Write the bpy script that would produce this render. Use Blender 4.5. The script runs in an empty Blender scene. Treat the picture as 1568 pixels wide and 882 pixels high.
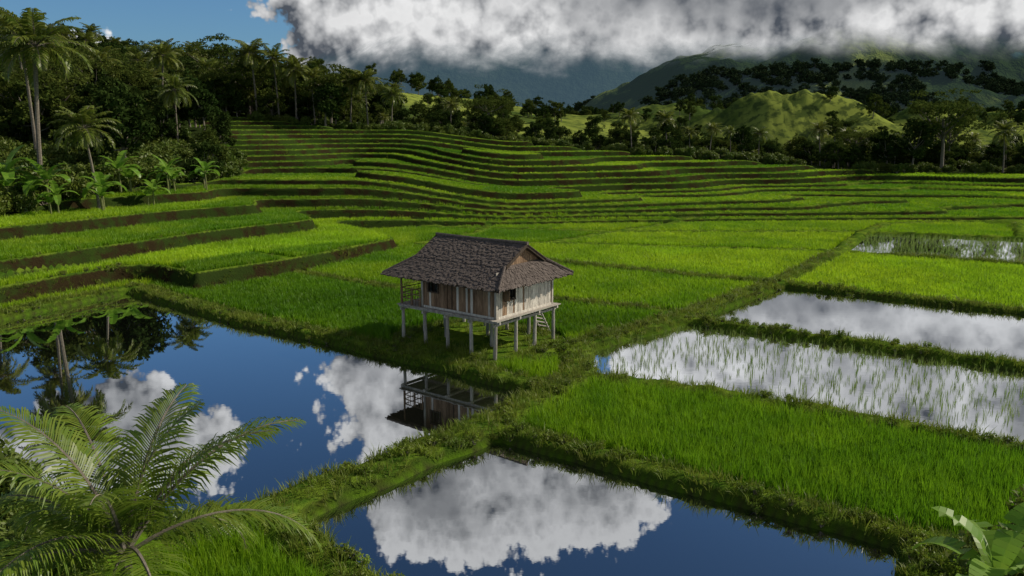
import bpy, math, random
import numpy as np
from mathutils import Vector, Matrix
rng=np.random.default_rng(7); random.seed(7)
S=bpy.context.scene
R=math.radians
# ------------------------------------------------------------------ noise
def _h(ix,iy,s):
    n=(ix.astype(np.int64)*374761393+iy.astype(np.int64)*668265263+s*1442695041)&0xffffffff
    n=((n^(n>>13))*1274126177)&0xffffffff
    return ((n^(n>>16))&0xffff)/65535.0
def vn(x,y,s=0):
    x=np.asarray(x,float);y=np.asarray(y,float)
    ix=np.floor(x);iy=np.floor(y);fx=x-ix;fy=y-iy
    fx=fx*fx*(3-2*fx);fy=fy*fy*(3-2*fy)
    a=_h(ix,iy,s);b=_h(ix+1,iy,s);c=_h(ix,iy+1,s);d=_h(ix+1,iy+1,s)
    return (a*(1-fx)+b*fx)*(1-fy)+(c*(1-fx)+d*fx)*fy
def fbm(x,y,s=0,o=5,g=.5):
    t=0;a=1;m=0
    for i in range(o):
        t=t+a*vn(x*2**i,y*2**i,s+i);m+=a;a*=g
    return t/m
def ridged(x,y,s=0,o=5,g=.5):
    t=0;a=1;m=0
    for i in range(o):
        t=t+a*(1-np.abs(2*vn(x*2**i,y*2**i,s+i)-1));m+=a;a*=g
    return t/m
def ss(a,b,x):
    t=np.clip((x-a)/(b-a),0,1);return t*t*(3-2*t)
# ------------------------------------------------------------------ terrain
P1=(-29.1,59.8);P2=(-16.6,49.0);P3=(-9.0,43.9);P4=(-6.5,41.8);P5=(-3.1,39.4);P6=(.4,36.4)
P7=(.8,33.6);P8=(-2.1,29.3);P9=(-4.3,26.9);P10=(-6.2,24.7);P11=(-7.5,23.3);P12=(-6.2,21.4);P13=(-3.9,19.0)
R1=(-.6,30.0);R2=(5,26.3);R3=(8.7,23.7);R4=(12.2,21.2);R5=(10.9,19.0)
S0=(3.6,42.3);S1=(3.2,37.2);S2=(9.35,34.5);S3=(15,30.8);S4=(19.1,28);S5=(27,22.5)
T1=(10.8,49);T2=(19.1,43.7);T3=(25.9,38.8);T4=(37,31)
U1=(20.6,60.9);U2=(33.7,51.2);U3=(47,41.5)
V1=(32,77.2);V2=(45.2,69.5);V3=(60,61)
W1=(41.3,92.7);W2=(56.2,86.9);W3=(76,78)
M1p=(16,55.4);M2p=(25.9,68.4)
leftbank=[(-60,38),(-44,44),(-33.5,50),(-31.2,55.5),P1,(-24,55.4)]
bunds=[([(-60,38),(-44,44),(-33.5,50),(-31.2,55.5),P1,P2,P3,P4],.45,.42),
 ([P4,P5,P6,(1.6,35.2)],.5,.4),
 ([S0,S1,(2.0,35.4),(.6,33.2),(-.7,31),P8,P9,P10,P11,(-9.7,22.1),(-14.2,22.6),(-18.4,25.6),(-28,29)],.62,.45),
 ([P11,P12,P13,(-1,16),(2.5,12.5)],.4,.42),
 ([(-.7,31),(-.2,30),R2,R3,R4,(14.5,19.4),(18,16)],.28,.42),
 ([R4,R5,(9.5,15)],.5,.45),
 ([S1,S2,S3,S4,S5],.38,.5),([T1,T2,T3,T4],.35,.5),([U1,U2,U3],.3,.5),([V1,V2,V3],.4,.55),([W1,W2,W3],.4,.55),
 ([S0,(7,45.6),T1,M1p,U1,M2p,V1,(36,84),W1,(48,101)],.5,.6),
 ([(-22.7,69.5),(-9.1,59),(3.9,54.3),(12,50.3)],.3,.42),
 ([(-9.9,83),(3.3,71.3),(19.8,61.0)],.42,.5),([(3.3,71.3),(-5,64),(-9.1,59)],.3,.42),
 ([(-9.9,83),(3.9,83.3),(31,77.6)],.45,.5),([(3.9,83.3),(11.9,92.5),(25,106)],.45,.5),
 ([(-11.8,98),(11.9,92.5),(41.3,92.7)],.5,.55),([(-9.9,83),(-4,92),(-3,99)],.45,.5),
 ([W2,(66,104)],.5,.55),([(48,101),(66,104),(95,100)],.5,.55)]
pond_big=[(-44,44),(-33.5,50),(-31.2,55.5),P1,P2,P3,P4,P5,P6,(1.6,35.2),(.6,33.2),(-.7,31),P8,P9,P10,P11,(-9.7,22.1),(-14.2,22.6),(-18.4,25.6),(-28,29)]
pond_low=[(-.7,31),P8,P9,P10,P11,P12,P13,(-1,16),(2.5,12.5),(9.5,15),R5,R4,R3,R2,(-.2,30)]
wet_a=[S1,S2,S3,S4,S5,T4,T3,T2,T1,(7,45.6),S0]
pond_r=[T1,T2,T3,T4,U3,U2,U1,M1p]
wet_b=[V1,V2,V3,W3,W2,W1,(36,84)]
ponds=[(pond_big,0.0,'pond_water'),(pond_low,0.0,'pond_water'),(wet_a,.16,'flooded_paddy_water'),(pond_r,.18,'pond_water'),(wet_b,.25,'flooded_paddy_water')]
fields=[([(-29,60),P2,P3,(-6,42),(8,46),(12,50.3),(3.9,54.3),(-9.1,59),(-22.7,69.5)],.68),
 ([(-22.7,69.5),(-9.1,59),(-5,64),(3.3,71.3),(-9.9,83),(-16,76)],.92),
 ([(-9.1,59),(3.9,54.3),(12,50.3),M1p,(20,61),(3.3,71.3),(-5,64)],1.06),
 ([(-9.9,83),(3.3,71.3),(19.8,61),M2p,(31,77.6),(3.9,83.3)],1.3),
 ([(-9.9,83),(3.9,83.3),(11.9,92.5),(-11.8,98)],.95),
 ([(3.9,83.3),(31,77.6),(36,84),(41,92.7),(11.9,92.5)],1.22),
 ([U1,U2,U3,V3,V2,V1,M2p],1.32)]
def inpoly(x,y,poly):
    r=np.zeros(x.shape,bool);n=len(poly);j=n-1
    for i in range(n):
        xi,yi=poly[i];xj,yj=poly[j]
        c=((yi>y)!=(yj>y))
        with np.errstate(divide='ignore',invalid='ignore'):
            xx=(xj-xi)*(y-yi)/((yj-yi) if yj!=yi else 1e-9)+xi
        r^=c&(x<xx);j=i
    return r
def dpoly(x,y,pts):
    d=np.full(x.shape,1e9)
    for (ax,ay),(bx,by) in zip(pts[:-1],pts[1:]):
        vx,vy=bx-ax,by-ay;L=vx*vx+vy*vy
        t=np.clip(((x-ax)*vx+(y-ay)*vy)/L,0,1)
        d=np.minimum(d,(x-ax-t*vx)**2+(y-ay-t*vy)**2)
    return np.sqrt(d)
def qfun(x,y):
    s=-.87*x+.5*y;tt=.5*x+.87*y
    wob=(vn(x/16,y/16,3)-.5)*.9
    qL=np.where(s<82,1+(s-52)/10,4+(s-82)*.23)+wob
    qL=qL-2.3*ss(63,77,tt)*ss(-46,-30,x)
    far=ss(260,420,np.hypot(x+60,y-150));qL=qL*(1-.8*far);qL=np.minimum(qL,44+4*wob)
    qt=np.interp(x,[-80,-60,-28,2,41,72,108,200],[18.5,17.6,13.6,13.4,9.2,7.0,6.2,5])
    y0=np.interp(x,[-60,-24,-12,10,45,100,200],[86,90,95,99,102,101,101])
    t=np.clip((y-y0)/(157-y0),0,1)
    qM=qt*t**.92
    qM=qM+((vn(x/24+3.1,y/15,11)-.5)*4.8+(vn(x/9,y/8,12)-.5)*.5)*ss(0,.18,t)*np.clip(qt/10,.45,1)*(1-.7*ss(.8,1,t))
    for (cx,cy,rx,ry,a) in [(2,112,26,7,1.8),(22,116,22,6,1.6),(-8,124,24,7,1.6),(50,120,24,6,1.4)]:
        qM=qM+a*np.exp(-((x-cx)/rx)**4-((y-cy)/ry)**2)*ss(0,.06,t)
    qM=qM*(1-.85*ss(162,250,y))
    k=1.2
    m=np.maximum(qL,qM);dlt=np.abs(qL-qM)
    m=m+np.maximum(k-dlt,0)**2/(4*k)
    # the slope eases down to the pond dike
    near=(y<72)&(x<-18)
    if near.any():
        d=np.where(near,dpoly(x,y,leftbank),99)
        m=np.minimum(m,.62+np.maximum(0,d-1.6)*.33)
    return m
def zlev(n,x):
    A=1.15*np.minimum(n,4)+.8*np.maximum(n-4,0);B=.48*np.minimum(n,5)+.9*np.maximum(n-5,0)
    w=ss(-22,2,x);return .2+A*(1-w)+B*w
def forest(x,y):
    xb=np.interp(y,[60,76,100,117,140,157,400],[-62,-48,-41,-39,-52,-64,-64])+3*(vn(x/9,y/9,5)-.5)
    yb=158+3*(vn(x/12,x*0,6)-.5)
    return np.maximum(ss(1.5,-1.5,x-xb),ss(-1.5,1.5,y-yb))
HC=(-1.9,43.65);HA=R(-38)
def terr(x,y):
    x=np.asarray(x,float);y=np.asarray(y,float)
    q=qfun(x,y);e=.3
    g=np.hypot((qfun(x+e,y)-q)/e,(qfun(x,y+e)-q)/e)+1e-4
    qq=np.maximum(q,0);n=np.floor(qq);fr=qq-n
    w=.55+.25*(vn(x/3,y/3,21)-.5)
    bf=np.clip(g*w,.01,.45);lip=np.clip(g*.5,.005,.15)
    st=ss(1-bf,1,fr)
    z=zlev(n,x)*(1-st)+zlev(n+1,x)*st
    lipm=np.where(n>=1,1-ss(lip*.5,lip,fr),0)
    z=z+.2*lipm
    bank=np.maximum(np.where(fr>1-bf*1.2,1,0)*1.0,lipm)
    fo=forest(x,y)
    zc=zlev(qq-.5*(qq>.5),x)
    zc=zc+(fbm(x/12,y/12,31)-.5)*1.0*np.clip(fo,0,1)
    z=z*(1-fo)+zc*fo
    kind=np.zeros(x.shape,int);kind[bank>.3]=2;kind[fo>.5]=3
    near=(y<110)&(x<110)&(x>-62)
    for poly,wl,nm in ponds:
        m=inpoly(x,y,poly)
        z=np.where(m,wl-(.45 if nm[0]=='p' else .12),z);bank=np.where(m,0,bank)
        kind[m]=1 if nm[0]=='p' else 4
    wn=.7+.6*vn(x/1.7,y/1.7,8);hn=.8+.4*vn(x/.9,y/.9,9)
    for pts,hw,hh in bunds:
        d=dpoly(x,y,pts)
        inner=hw*wn
        pr=1-ss(inner,inner+.5,d)
        zz=-.25+(hh*hn+.25)*pr
        m=near&(pr>.02)
        z=np.where(m,np.maximum(z,zz),z)
        bm=m&(pr>.3)
        bank=np.where(m,np.maximum(bank,pr),bank)
        kind[bm&(kind!=3)]=2
    c,s_=math.cos(-HA),math.sin(-HA);dx=x-HC[0];dy=y-HC[1]
    lx=c*dx-s_*dy;ly=s_*dx+c*dy
    r=np.sqrt((lx/5.2)**2+(ly/4.3)**2)+.15*(vn(x/1.5,y/1.5,14)-.5)
    pr=1-ss(.85,1.1,r)
    z=np.where(pr>.02,np.maximum(z,-.25+.72*pr),z);bank=np.maximum(bank,pr);kind[pr>.3]=2
    sc=np.maximum(ss(-9.5,-12,x)*ss(22.5,20.5,y),ss(12.5,14.5,x-(20-y)*.3)*ss(19.5,17.5,y))
    z=z+sc*.8*(.5+fbm(x/3,y/3,41));kind[(sc>.5)]=5;bank=np.maximum(bank,sc)
    for (hx,hy,rr,hh) in [(112,350,36,22),(150,340,34,14),(80,390,40,14),(205,400,46,20),(245,330,34,16),(150,470,70,22),(60,520,60,12),(300,470,80,22)]:
        z=z+hh*np.exp(-(((x-hx)/rr)**2+((y-hy)/(rr*.8))**2)*1.4)*(1+.9*(fbm(x/18,y/18,51)-.5))
    return z,bank,kind,n
def Z(x,y): return float(terr(np.array([x]),np.array([y]))[0][0])
# ------------------------------------------------------------------ node helpers
class NT:
    def __init__(s,t): s.t=t
    def n(s,ty,**k):
        nd=s.t.nodes.new(ty)
        for a,b in k.items():
            setattr(nd,a,b)
        return nd
    def l(s,a,b): s.t.links.new(a,b)
    def put(s,sock,v):
        if isinstance(v,bpy.types.NodeSocket): s.l(v,sock)
        else: sock.default_value=v
    def m(s,op,a,b=0.0,c=None,clamp=False):
        nd=s.n('ShaderNodeMath',operation=op,use_clamp=clamp);s.put(nd.inputs[0],a);s.put(nd.inputs[1],b)
        if c is not None: s.put(nd.inputs[2],c)
        return nd.outputs[0]
    def mix(s,f,a,b,bt='MIX'):
        nd=s.n('ShaderNodeMix',data_type='RGBA',blend_type=bt)
        s.put(nd.inputs[0],f);s.put(nd.inputs[6],a);s.put(nd.inputs[7],b);return nd.outputs[2]
    def noise(s,scale,detail=4,rough=.5,vec=None,dim='3D'):
        nd=s.n('ShaderNodeTexNoise',noise_dimensions=dim);nd.inputs['Scale'].default_value=scale;nd.inputs['Detail'].default_value=detail;nd.inputs['Roughness'].default_value=rough
        if vec is not None: s.l(vec,nd.inputs['Vector'])
        return nd.outputs[0]
    def ramp(s,f,a,b,ca=0.0,cb=1.0):
        nd=s.n('ShaderNodeMapRange',interpolation_type='SMOOTHSTEP');s.put(nd.inputs[0],f)
        s.put(nd.inputs[1],a);s.put(nd.inputs[2],b);s.put(nd.inputs[3],ca);s.put(nd.inputs[4],cb)
        return nd.outputs[0]
def C(*c): return (c[0],c[1],c[2],1)
def newmat(name):
    m=bpy.data.materials.new(name);m.use_nodes=True;m.node_tree.nodes.clear();t=NT(m.node_tree)
    return m,t,t.n('ShaderNodeOutputMaterial')
def leafmat(name,c1,c2,c3,trans=.35,posscale=.15,inst=False,rough=.5):
    m,t,o=newmat(name)
    oi=t.n('ShaderNodeObjectInfo');geo=t.n('ShaderNodeNewGeometry')
    f=t.noise(posscale,2,.6,geo.outputs['Position'])
    f=t.ramp(f,.35,.65)
    col=t.mix(f,C(*c1),C(*c2))
    rr=t.m('MULTIPLY',geo.outputs['Random Per Island'],.5);rr=t.m('ADD',rr,t.m('MULTIPLY',oi.outputs['Random'],.35))
    col=t.mix(rr,col,C(*c3))
    if inst:
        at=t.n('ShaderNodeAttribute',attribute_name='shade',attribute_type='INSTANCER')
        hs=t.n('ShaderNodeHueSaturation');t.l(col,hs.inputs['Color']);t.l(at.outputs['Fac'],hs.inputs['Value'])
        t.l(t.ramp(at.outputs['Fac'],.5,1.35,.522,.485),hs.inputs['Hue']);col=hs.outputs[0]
    if rough is None:
        b=t.n('ShaderNodeBsdfDiffuse');t.l(col,b.inputs[0])
    else:
        b=t.n('ShaderNodeBsdfPrincipled');t.l(col,b.inputs['Base Color']);b.inputs['Roughness'].default_value=rough;b.inputs['Specular IOR Level'].default_value=.25
    if trans>0:
        tr=t.n('ShaderNodeBsdfTranslucent');t.l(col,tr.inputs[0])
        mx=t.n('ShaderNodeMixShader');mx.inputs[0].default_value=trans;t.l(b.outputs[0],mx.inputs[1]);t.l(tr.outputs[0],mx.inputs[2]);t.l(mx.outputs[0],o.inputs[0])
    else: t.l(b.outputs[0],o.inputs[0])
    return m
def woodmat(name,c1,c2,scale=(6,6,.8),rough=.85,isl=.5):
    m,t,o=newmat(name)
    tc=t.n('ShaderNodeTexCoord');mp=t.n('ShaderNodeMapping');mp.inputs['Scale'].default_value=scale;t.l(tc.outputs['Object'],mp.inputs[0])
    geo=t.n('ShaderNodeNewGeometry')
    f=t.noise(2.2,7,.7,mp.outputs[0]);f=t.ramp(f,.35,.68)
    f=t.m('ADD',t.m('MULTIPLY',f,.6),t.m('MULTIPLY',geo.outputs['Random Per Island'],isl),clamp=True)
    col=t.mix(f,C(*c1),C(*c2))
    b=t.n('ShaderNodeBsdfPrincipled');t.l(col,b.inputs['Base Color']);b.inputs['Roughness'].default_value=rough;b.inputs['Specular IOR Level'].default_value=.2
    bp=t.n('ShaderNodeBump');bp.inputs['Strength'].default_value=.5;bp.inputs['Distance'].default_value=.02;t.l(f,bp.inputs['Height']);t.l(bp.outputs[0],b.inputs['Normal'])
    t.l(b.outputs[0],o.inputs[0]);return m
# ------------------------------------------------------------------ materials
M_rice=leafmat('rice_leaf',(.18,.34,.010),(.28,.41,.014),(.13,.28,.010),.5,.06,True)
M_seed=leafmat('seedling_leaf',(.12,.22,.03),(.18,.26,.05),(.13,.18,.04),.4,.3)
M_grass=leafmat('grass_leaf',(.09,.19,.01),(.19,.29,.018),(.14,.14,.03),.4,.5)
M_treeA=leafmat('tree_leaf_dark',(.016,.036,.008),(.028,.05,.011),(.043,.064,.015),.25,.1,rough=None)
M_treeB=leafmat('tree_leaf_mid',(.032,.06,.012),(.052,.085,.017),(.085,.10,.02),.3,.1,rough=None)
M_treeF=leafmat('hazed_far_tree_leaf',(.022,.04,.018),(.035,.056,.024),(.045,.062,.028),0,.03,rough=None)  # distance haze painted into the leaf colour: paler, bluish green
M_bush=leafmat('shrub_leaf',(.045,.095,.012),(.08,.14,.018),(.14,.16,.025),.3,.4)
M_palm=leafmat('palm_leaf',(.06,.11,.016),(.1,.16,.02),(.18,.18,.03),.35,.3,rough=.4)
M_palmF=leafmat('young_palm_leaf',(.05,.13,.014),(.10,.2,.02),(.2,.24,.03),.40,.5,rough=.36)
M_ban=leafmat('banana_leaf',(.1,.24,.02),(.15,.3,.03),(.2,.32,.04),.45,.5,rough=.35)
M_bark=woodmat('bark',(.06,.05,.04),(.24,.21,.17),(2,2,5))
M_grey=woodmat('weathered_whitewashed_board',(.20,.18,.155),(.64,.60,.53))
M_brown=woodmat('brown_board',(.08,.045,.025),(.30,.20,.125))
M_post=woodmat('post_wood',(.18,.165,.145),(.46,.43,.38))
M_shingle=woodmat('roof_thatch',(.05,.040,.036),(.175,.145,.128),(4,4,4),.97,.3)
M_dark=woodmat('dark_frame_wood',(.025,.018,.013),(.07,.05,.035))
def groundmat():
    m,t,o=newmat('paddy_ground')
    geo=t.n('ShaderNodeNewGeometry');pos=geo.outputs['Position']
    ab=t.n('ShaderNodeAttribute',attribute_name='bank');ak=t.n('ShaderNodeAttribute',attribute_name='forest');aw=t.n('ShaderNodeAttribute',attribute_name='mud')
    sp=t.n('ShaderNodeSeparateXYZ');t.l(geo.outputs['Normal'],sp.inputs[0])
    steep=t.ramp(sp.outputs[2],.95,.68)
    n1=t.noise(.9,4,.65,pos);n2=t.noise(6,4,.7,pos);n5=t.noise(.35,4,.7,pos)
    soil=t.mix(n2,C(.010,.008,.004),C(.036,.026,.012))
    soil=t.mix(t.ramp(n5,.40,.56),soil,C(.022,.036,.008))
    grass=t.mix(t.ramp(n1,.35,.65),C(.045,.095,.01),C(.12,.18,.018))
    sf=t.m('MULTIPLY',steep,t.ramp(n1,.3,.45,.8,1.0))
    bank=t.mix(t.m('ADD',sf,t.m('MULTIPLY',t.ramp(n2,.55,.7),.2),clamp=True),grass,soil)
    field=t.mix(n1,C(.06,.13,.006),C(.10,.19,.010))
    col=t.mix(ab.outputs['Fac'],field,bank)
    n3=t.noise(.02,5,.6,pos);n4=t.noise(.25,5,.6,pos)
    hillc=t.mix(t.ramp(n3,.38,.58),C(.04,.07,.015),C(.19,.23,.045))
    hillc=t.mix(t.ramp(n4,.46,.62,0,.8),hillc,C(.035,.055,.018))
    spz=t.n('ShaderNodeSeparateXYZ');t.l(pos,spz.inputs[0])
    farm=t.ramp(spz.outputs[1],240,280)
    fcol=t.mix(farm,t.mix(n2,C(.012,.022,.006),C(.035,.05,.014)),hillc)
    col=t.mix(ak.outputs['Fac'],col,fcol)
    col=t.mix(aw.outputs['Fac'],col,C(.028,.022,.014))
    b=t.n('ShaderNodeBsdfDiffuse');t.l(col,b.inputs[0])
    bp=t.n('ShaderNodeBump');bp.inputs['Strength'].default_value=.8;bp.inputs['Distance'].default_value=.12;t.l(n2,bp.inputs['Height']);t.l(bp.outputs[0],b.inputs['Normal'])
    t.l(b.outputs[0],o.inputs[0]);return m
M_ground=groundmat()
def watermat(name,base,refl,bumpS):
    m,t,o=newmat(name)
    geo=t.n('ShaderNodeNewGeometry')
    mp=t.n('ShaderNodeMapping');mp.inputs['Scale'].default_value=(1,1.6,1);t.l(geo.outputs['Position'],mp.inputs[0])
    n=t.noise(1.6,3,.55,mp.outputs[0]);bp=t.n('ShaderNodeBump');bp.inputs['Strength'].default_value=bumpS;bp.inputs['Distance'].default_value=.01;t.l(n,bp.inputs['Height'])
    d=t.n('ShaderNodeBsdfDiffuse');d.inputs[0].default_value=C(*base)
    g=t.n('ShaderNodeBsdfGlossy');g.inputs['Roughness'].default_value=.01;g.inputs[0].default_value=C(.95,.97,1);t.l(bp.outputs[0],g.inputs['Normal'])
    fr=t.n('ShaderNodeFresnel');fr.inputs[0].default_value=1.6
    f=t.ramp(fr.outputs[0],.10,.45,refl,.95)
    mx=t.n('ShaderNodeMixShader');t.l(f,mx.inputs[0]);t.l(d.outputs[0],mx.inputs[1]);t.l(g.outputs[0],mx.inputs[2]);t.l(mx.outputs[0],o.inputs[0]);return m
M_water=watermat('still_pond_water',(.008,.009,.007),.55,.03)
M_wet=watermat('flooded_paddy_surface',(.03,.028,.018),.72,.08)
# ------------------------------------------------------------------ mesh helpers
def link(o): S.collection.objects.link(o);return o
def nparr_mesh(name,v,f,mats,smooth=False,mi=None):
    me=bpy.data.meshes.new(name);v=np.asarray(v,np.float32);f=np.asarray(f,np.int32)
    k=f.shape[1]
    me.vertices.add(len(v));me.vertices.foreach_set('co',v.ravel())
    me.loops.add(f.size);me.loops.foreach_set('vertex_index',f.ravel())
    me.polygons.add(len(f));me.polygons.foreach_set('loop_start',np.arange(0,f.size,k,dtype=np.int32));me.polygons.foreach_set('loop_total',np.full(len(f),k,np.int32))
    if smooth: me.polygons.foreach_set('use_smooth',np.ones(len(f),bool))
    for m in mats: me.materials.append(m)
    if mi is not None: me.polygons.foreach_set('material_index',np.asarray(mi,np.int32))
    me.update(calc_edges=True);return me
class MB:
    def __init__(s): s.v=[];s.f=[];s.m=[]
    def add(s,v,f,mi=0):
        b=len(s.v);s.v+= [tuple(p) for p in v];s.f+=[tuple(int(i)+b for i in q) for q in f];s.m+=[mi]*len(f)
    def box(s,c,sz,mi=0,rot=None):
        x,y,z=[a/2 for a in sz];vs=[Vector((i*x,j*y,k*z)) for i in(-1,1) for j in(-1,1) for k in(-1,1)]
        if rot is not None: vs=[rot@p for p in vs]
        vs=[p+Vector(c) for p in vs]
        s.add(vs,[(0,1,3,2),(4,6,7,5),(0,4,5,1),(2,3,7,6),(0,2,6,4),(1,5,7,3)],mi)
    def tube(s,pts,rad,n=7,mi=0,cap=True):
        pts=[Vector(p) for p in pts];vs=[];fs=[]
        for i,p in enumerate(pts):
            d=(pts[min(i+1,len(pts)-1)]-pts[max(i-1,0)]).normalized()
            a=d.cross(Vector((.13,.97,.2)));a.normalize();b=d.cross(a)
            for k in range(n):
                t=2*math.pi*k/n;vs.append(p+(a*math.cos(t)+b*math.sin(t))*rad[i])
        for i in range(len(pts)-1):
            for k in range(n):
                fs.append((i*n+k,i*n+(k+1)%n,(i+1)*n+(k+1)%n,(i+1)*n+k))
        if cap: fs.append(tuple(range((len(pts)-1)*n,len(pts)*n)));fs.append(tuple(reversed(range(n))))
        s.add(vs,fs,mi)
    def mesh(s,name,mats,smooth=False):
        me=bpy.data.meshes.new(name);me.from_pydata(s.v,[],s.f)
        for m in mats: me.materials.append(m)
        me.polygons.foreach_set('material_index',s.m)
        if smooth: me.polygons.foreach_set('use_smooth',[True]*len(s.f))
        me.update();return me
def leafcloud(cent,size,r_,flat=.0):
    N=len(cent);a=r_.normal(size=(N,3));a[:,2]*=(1-flat*.6);a/=np.linalg.norm(a,axis=1)[:,None]
    b=r_.normal(size=(N,3));b-=a*(a*b).sum(1)[:,None];b/=np.linalg.norm(b,axis=1)[:,None]
    s=(size*r_.uniform(.6,1.3,N))[:,None]
    v=np.stack([cent-a*s,cent+b*s*.42,cent+a*s,cent-b*s*.42],1).reshape(-1,3)
    f=np.arange(N*4).reshape(-1,4);return v,f
# ------------------------------------------------------------------ plants
def make_tree(name,h,cr,seed,kind='round',leaf=.32,nl=4200,mat=None):
    r=np.random.default_rng(seed);mb=MB()
    th=h*(.5 if kind!='umb' else .72)
    lean=r.normal(0,.04*h,2)
    tp=[(0,0,-.5),(lean[0]*.3,lean[1]*.3,th*.5),(lean[0],lean[1],th)]
    mb.tube(tp,[h*.028,h*.02,h*.014],7)
    top=Vector(tp[-1]);cl=[]
    nb=11 if kind!='umb' else 12
    for i in range(nb):
        a=i*2.4+r.uniform(-.4,.4)
        if kind=='umb':
            rr=cr*(.35+.65*((i%4)+1)/4)*r.uniform(.8,1.05);e=Vector((lean[0]+rr*math.cos(a),lean[1]+rr*math.sin(a),h*r.uniform(.86,.97)-rr*.1))
        else:
            zz=r.uniform(.38,.95);rr=cr*math.sqrt(max(.05,1-((zz-.55)/.48)**2))*r.uniform(.55,.95)
            e=Vector((lean[0]+rr*math.cos(a),lean[1]+rr*math.sin(a),h*zz))
        s=top*r.uniform(.55,1.0);s.z=min(s.z,e.z*.9)
        mid=(s+e)/2+Vector((0,0,-.03*h));mb.tube([s,mid,e],[h*.011,h*.007,h*.003],5)
        cl.append((e,cr*r.uniform(.26,.42)))
        cl.append((mid+Vector(r.normal(0,cr*.18,3)),cr*r.uniform(.18,.3)))
        for _ in range(2):
            cl.append((e+Vector(r.normal(0,cr*.25,3)),cr*r.uniform(.14,.25)))
    if kind!='umb':
        for _ in range(5): cl.append((Vector((lean[0]+r.normal(0,cr*.3),lean[1]+r.normal(0,cr*.3),h*r.uniform(.75,.98))),cr*r.uniform(.2,.36)))
    w=np.array([c[1]**2 for c in cl]);w/=w.sum();idx=r.choice(len(cl),nl,p=w)
    cc=np.array([tuple(c[0]) for c in cl])[idx];rad=np.array([c[1] for c in cl])[idx]
    d=r.normal(size=(nl,3));d/=np.linalg.norm(d,axis=1)[:,None]
    d*=(r.uniform(.15,1,nl)**.45)[:,None]*rad[:,None];d[:,2]*=(.38 if kind=='umb' else .72)
    v,f=leafcloud(cc+d,leaf,r,.3);mb.add(v,f,1)
    return mb.mesh(name,[M_bark,mat or M_treeA])
def make_bush(name,w,h,seed,leaf=.12,nl=1500,mat=None):
    r=np.random.default_rng(seed);mb=MB();cl=[]
    for i in range(9):
        a=r.uniform(0,6.28);rr=w*.5*r.uniform(.1,.8);e=Vector((rr*math.cos(a),rr*math.sin(a),h*r.uniform(.3,.8)))
        mb.tube([(0,0,-.1),e*.6,e],[.03,.02,.01],4);cl.append((e,w*r.uniform(.14,.28)))
    idx=r.integers(0,9,nl);cc=np.array([tuple(c[0]) for c in cl])[idx];rad=np.array([c[1] for c in cl])[idx]
    d=r.normal(size=(nl,3));d/=np.linalg.norm(d,axis=1)[:,None];d*=(r.uniform(.1,1,nl)**.5)[:,None]*rad[:,None]
    v,f=leafcloud(cc+d,leaf,r,.2);v[:,2]=np.maximum(v[:,2],0.0);mb.add(v,f,1)
    return mb.mesh(name,[M_bark,mat or M_bush])
def frond(mb,base,az,el,L,droop,nl,ll,mi,r,w=.05,vee=.35,hang=.5):
    dirh=Vector((math.cos(az),math.sin(az),0));side=Vector((-math.sin(az),math.cos(az),0))
    p=Vector(base);n=14;pts=[p.copy()];ang=el;tw=r.uniform(-.25,.25)
    ds=L/n;dirs=[]
    for i in range(n):
        ang-=droop/n*(.35+1.3*i/n)
        d=dirh*math.cos(ang)+Vector((0,0,math.sin(ang)))+side*tw*i/n*.5;d.normalize();p=p+d*ds;pts.append(p.copy());dirs.append(d)
    dirs.append(dirs[-1])
    mb.tube(pts,[.035*L/3*(1-.85*i/n)+.004 for i in range(n+1)],4,mi+1,False)
    for k in range(nl):
        t=.14+.86*(k+.5)/nl;x=t*n;i=min(int(x),n-1);f=x-i;q=pts[i].lerp(pts[i+1],f);d=dirs[i]
        up=side.cross(d)*-1
        if up.z<0: up=-up
        Lf=ll*(math.sin(math.pi*min(1,(t*.93+.07))**.8)**.6*.95+.12)*r.uniform(.85,1.08)
        fw=.35+.75*t
        for sg in(-1,1):
            if r.uniform()<.03: continue
            dd=(side*sg+d*fw+up*(vee+r.uniform(-.15,.15)));dd.normalize()
            h_=hang*r.uniform(.6,1.4)
            m1=q+dd*Lf*.38;d2=(dd+Vector((0,0,-h_*.6)));d2.normalize();m2=m1+d2*Lf*.34;d3=(d2+Vector((0,0,-h_)));d3.normalize();e=m2+d3*Lf*.3
            ww=d.normalized()*w*.5
            mb.add([q-ww*.5,q+ww*.5,m1+ww,m1-ww,m2+ww*.75,m2-ww*.75,e],[(0,1,2,3),(3,2,4,5),(5,4,6)],mi)
def make_palm(name,h,L,nf,seed,mat,nl=26,ll=.8,w=.07,elmin=-.35,elmax=1.35,bend=.5,tr=.16,dead=3,hang=.55,droopk=1.0,vee=.35):
    r=np.random.default_rng(seed);mb=MB();a=r.uniform(0,6.28)
    pts=[(bend*math.cos(a)*(t**1.7),bend*math.sin(a)*(t**1.7),-.4+(h+.4)*t) for t in np.linspace(0,1,9)]
    mb.tube(pts,[tr*(1.35 if i==0 else 1-.35*i/8) for i in range(9)],8,1)
    top=Vector(pts[-1])
    for i in range(nf):
        f=(i+.5)/nf;el=elmax-(elmax-elmin)*f**.85
        frond(mb,top+Vector((0,0,.1)),i*2.39996+r.uniform(-.25,.25),el+r.uniform(-.12,.12),L*r.uniform(.82,1.08)*(.8+.2*math.sin(math.pi*f)),(.75+1.0*f+r.uniform(-.1,.25))*droopk,nl,ll,0,r,w,vee,hang)
    for i in range(dead*2):
        mb.tube([top+Vector((.0,0,-.1)),top+Vector((.3*math.cos(i*1.1),.3*math.sin(i*1.1),-.15-.05*i%2))],[.05,.12],6,1)
    return mb.mesh(name,[mat,M_bark])
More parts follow.
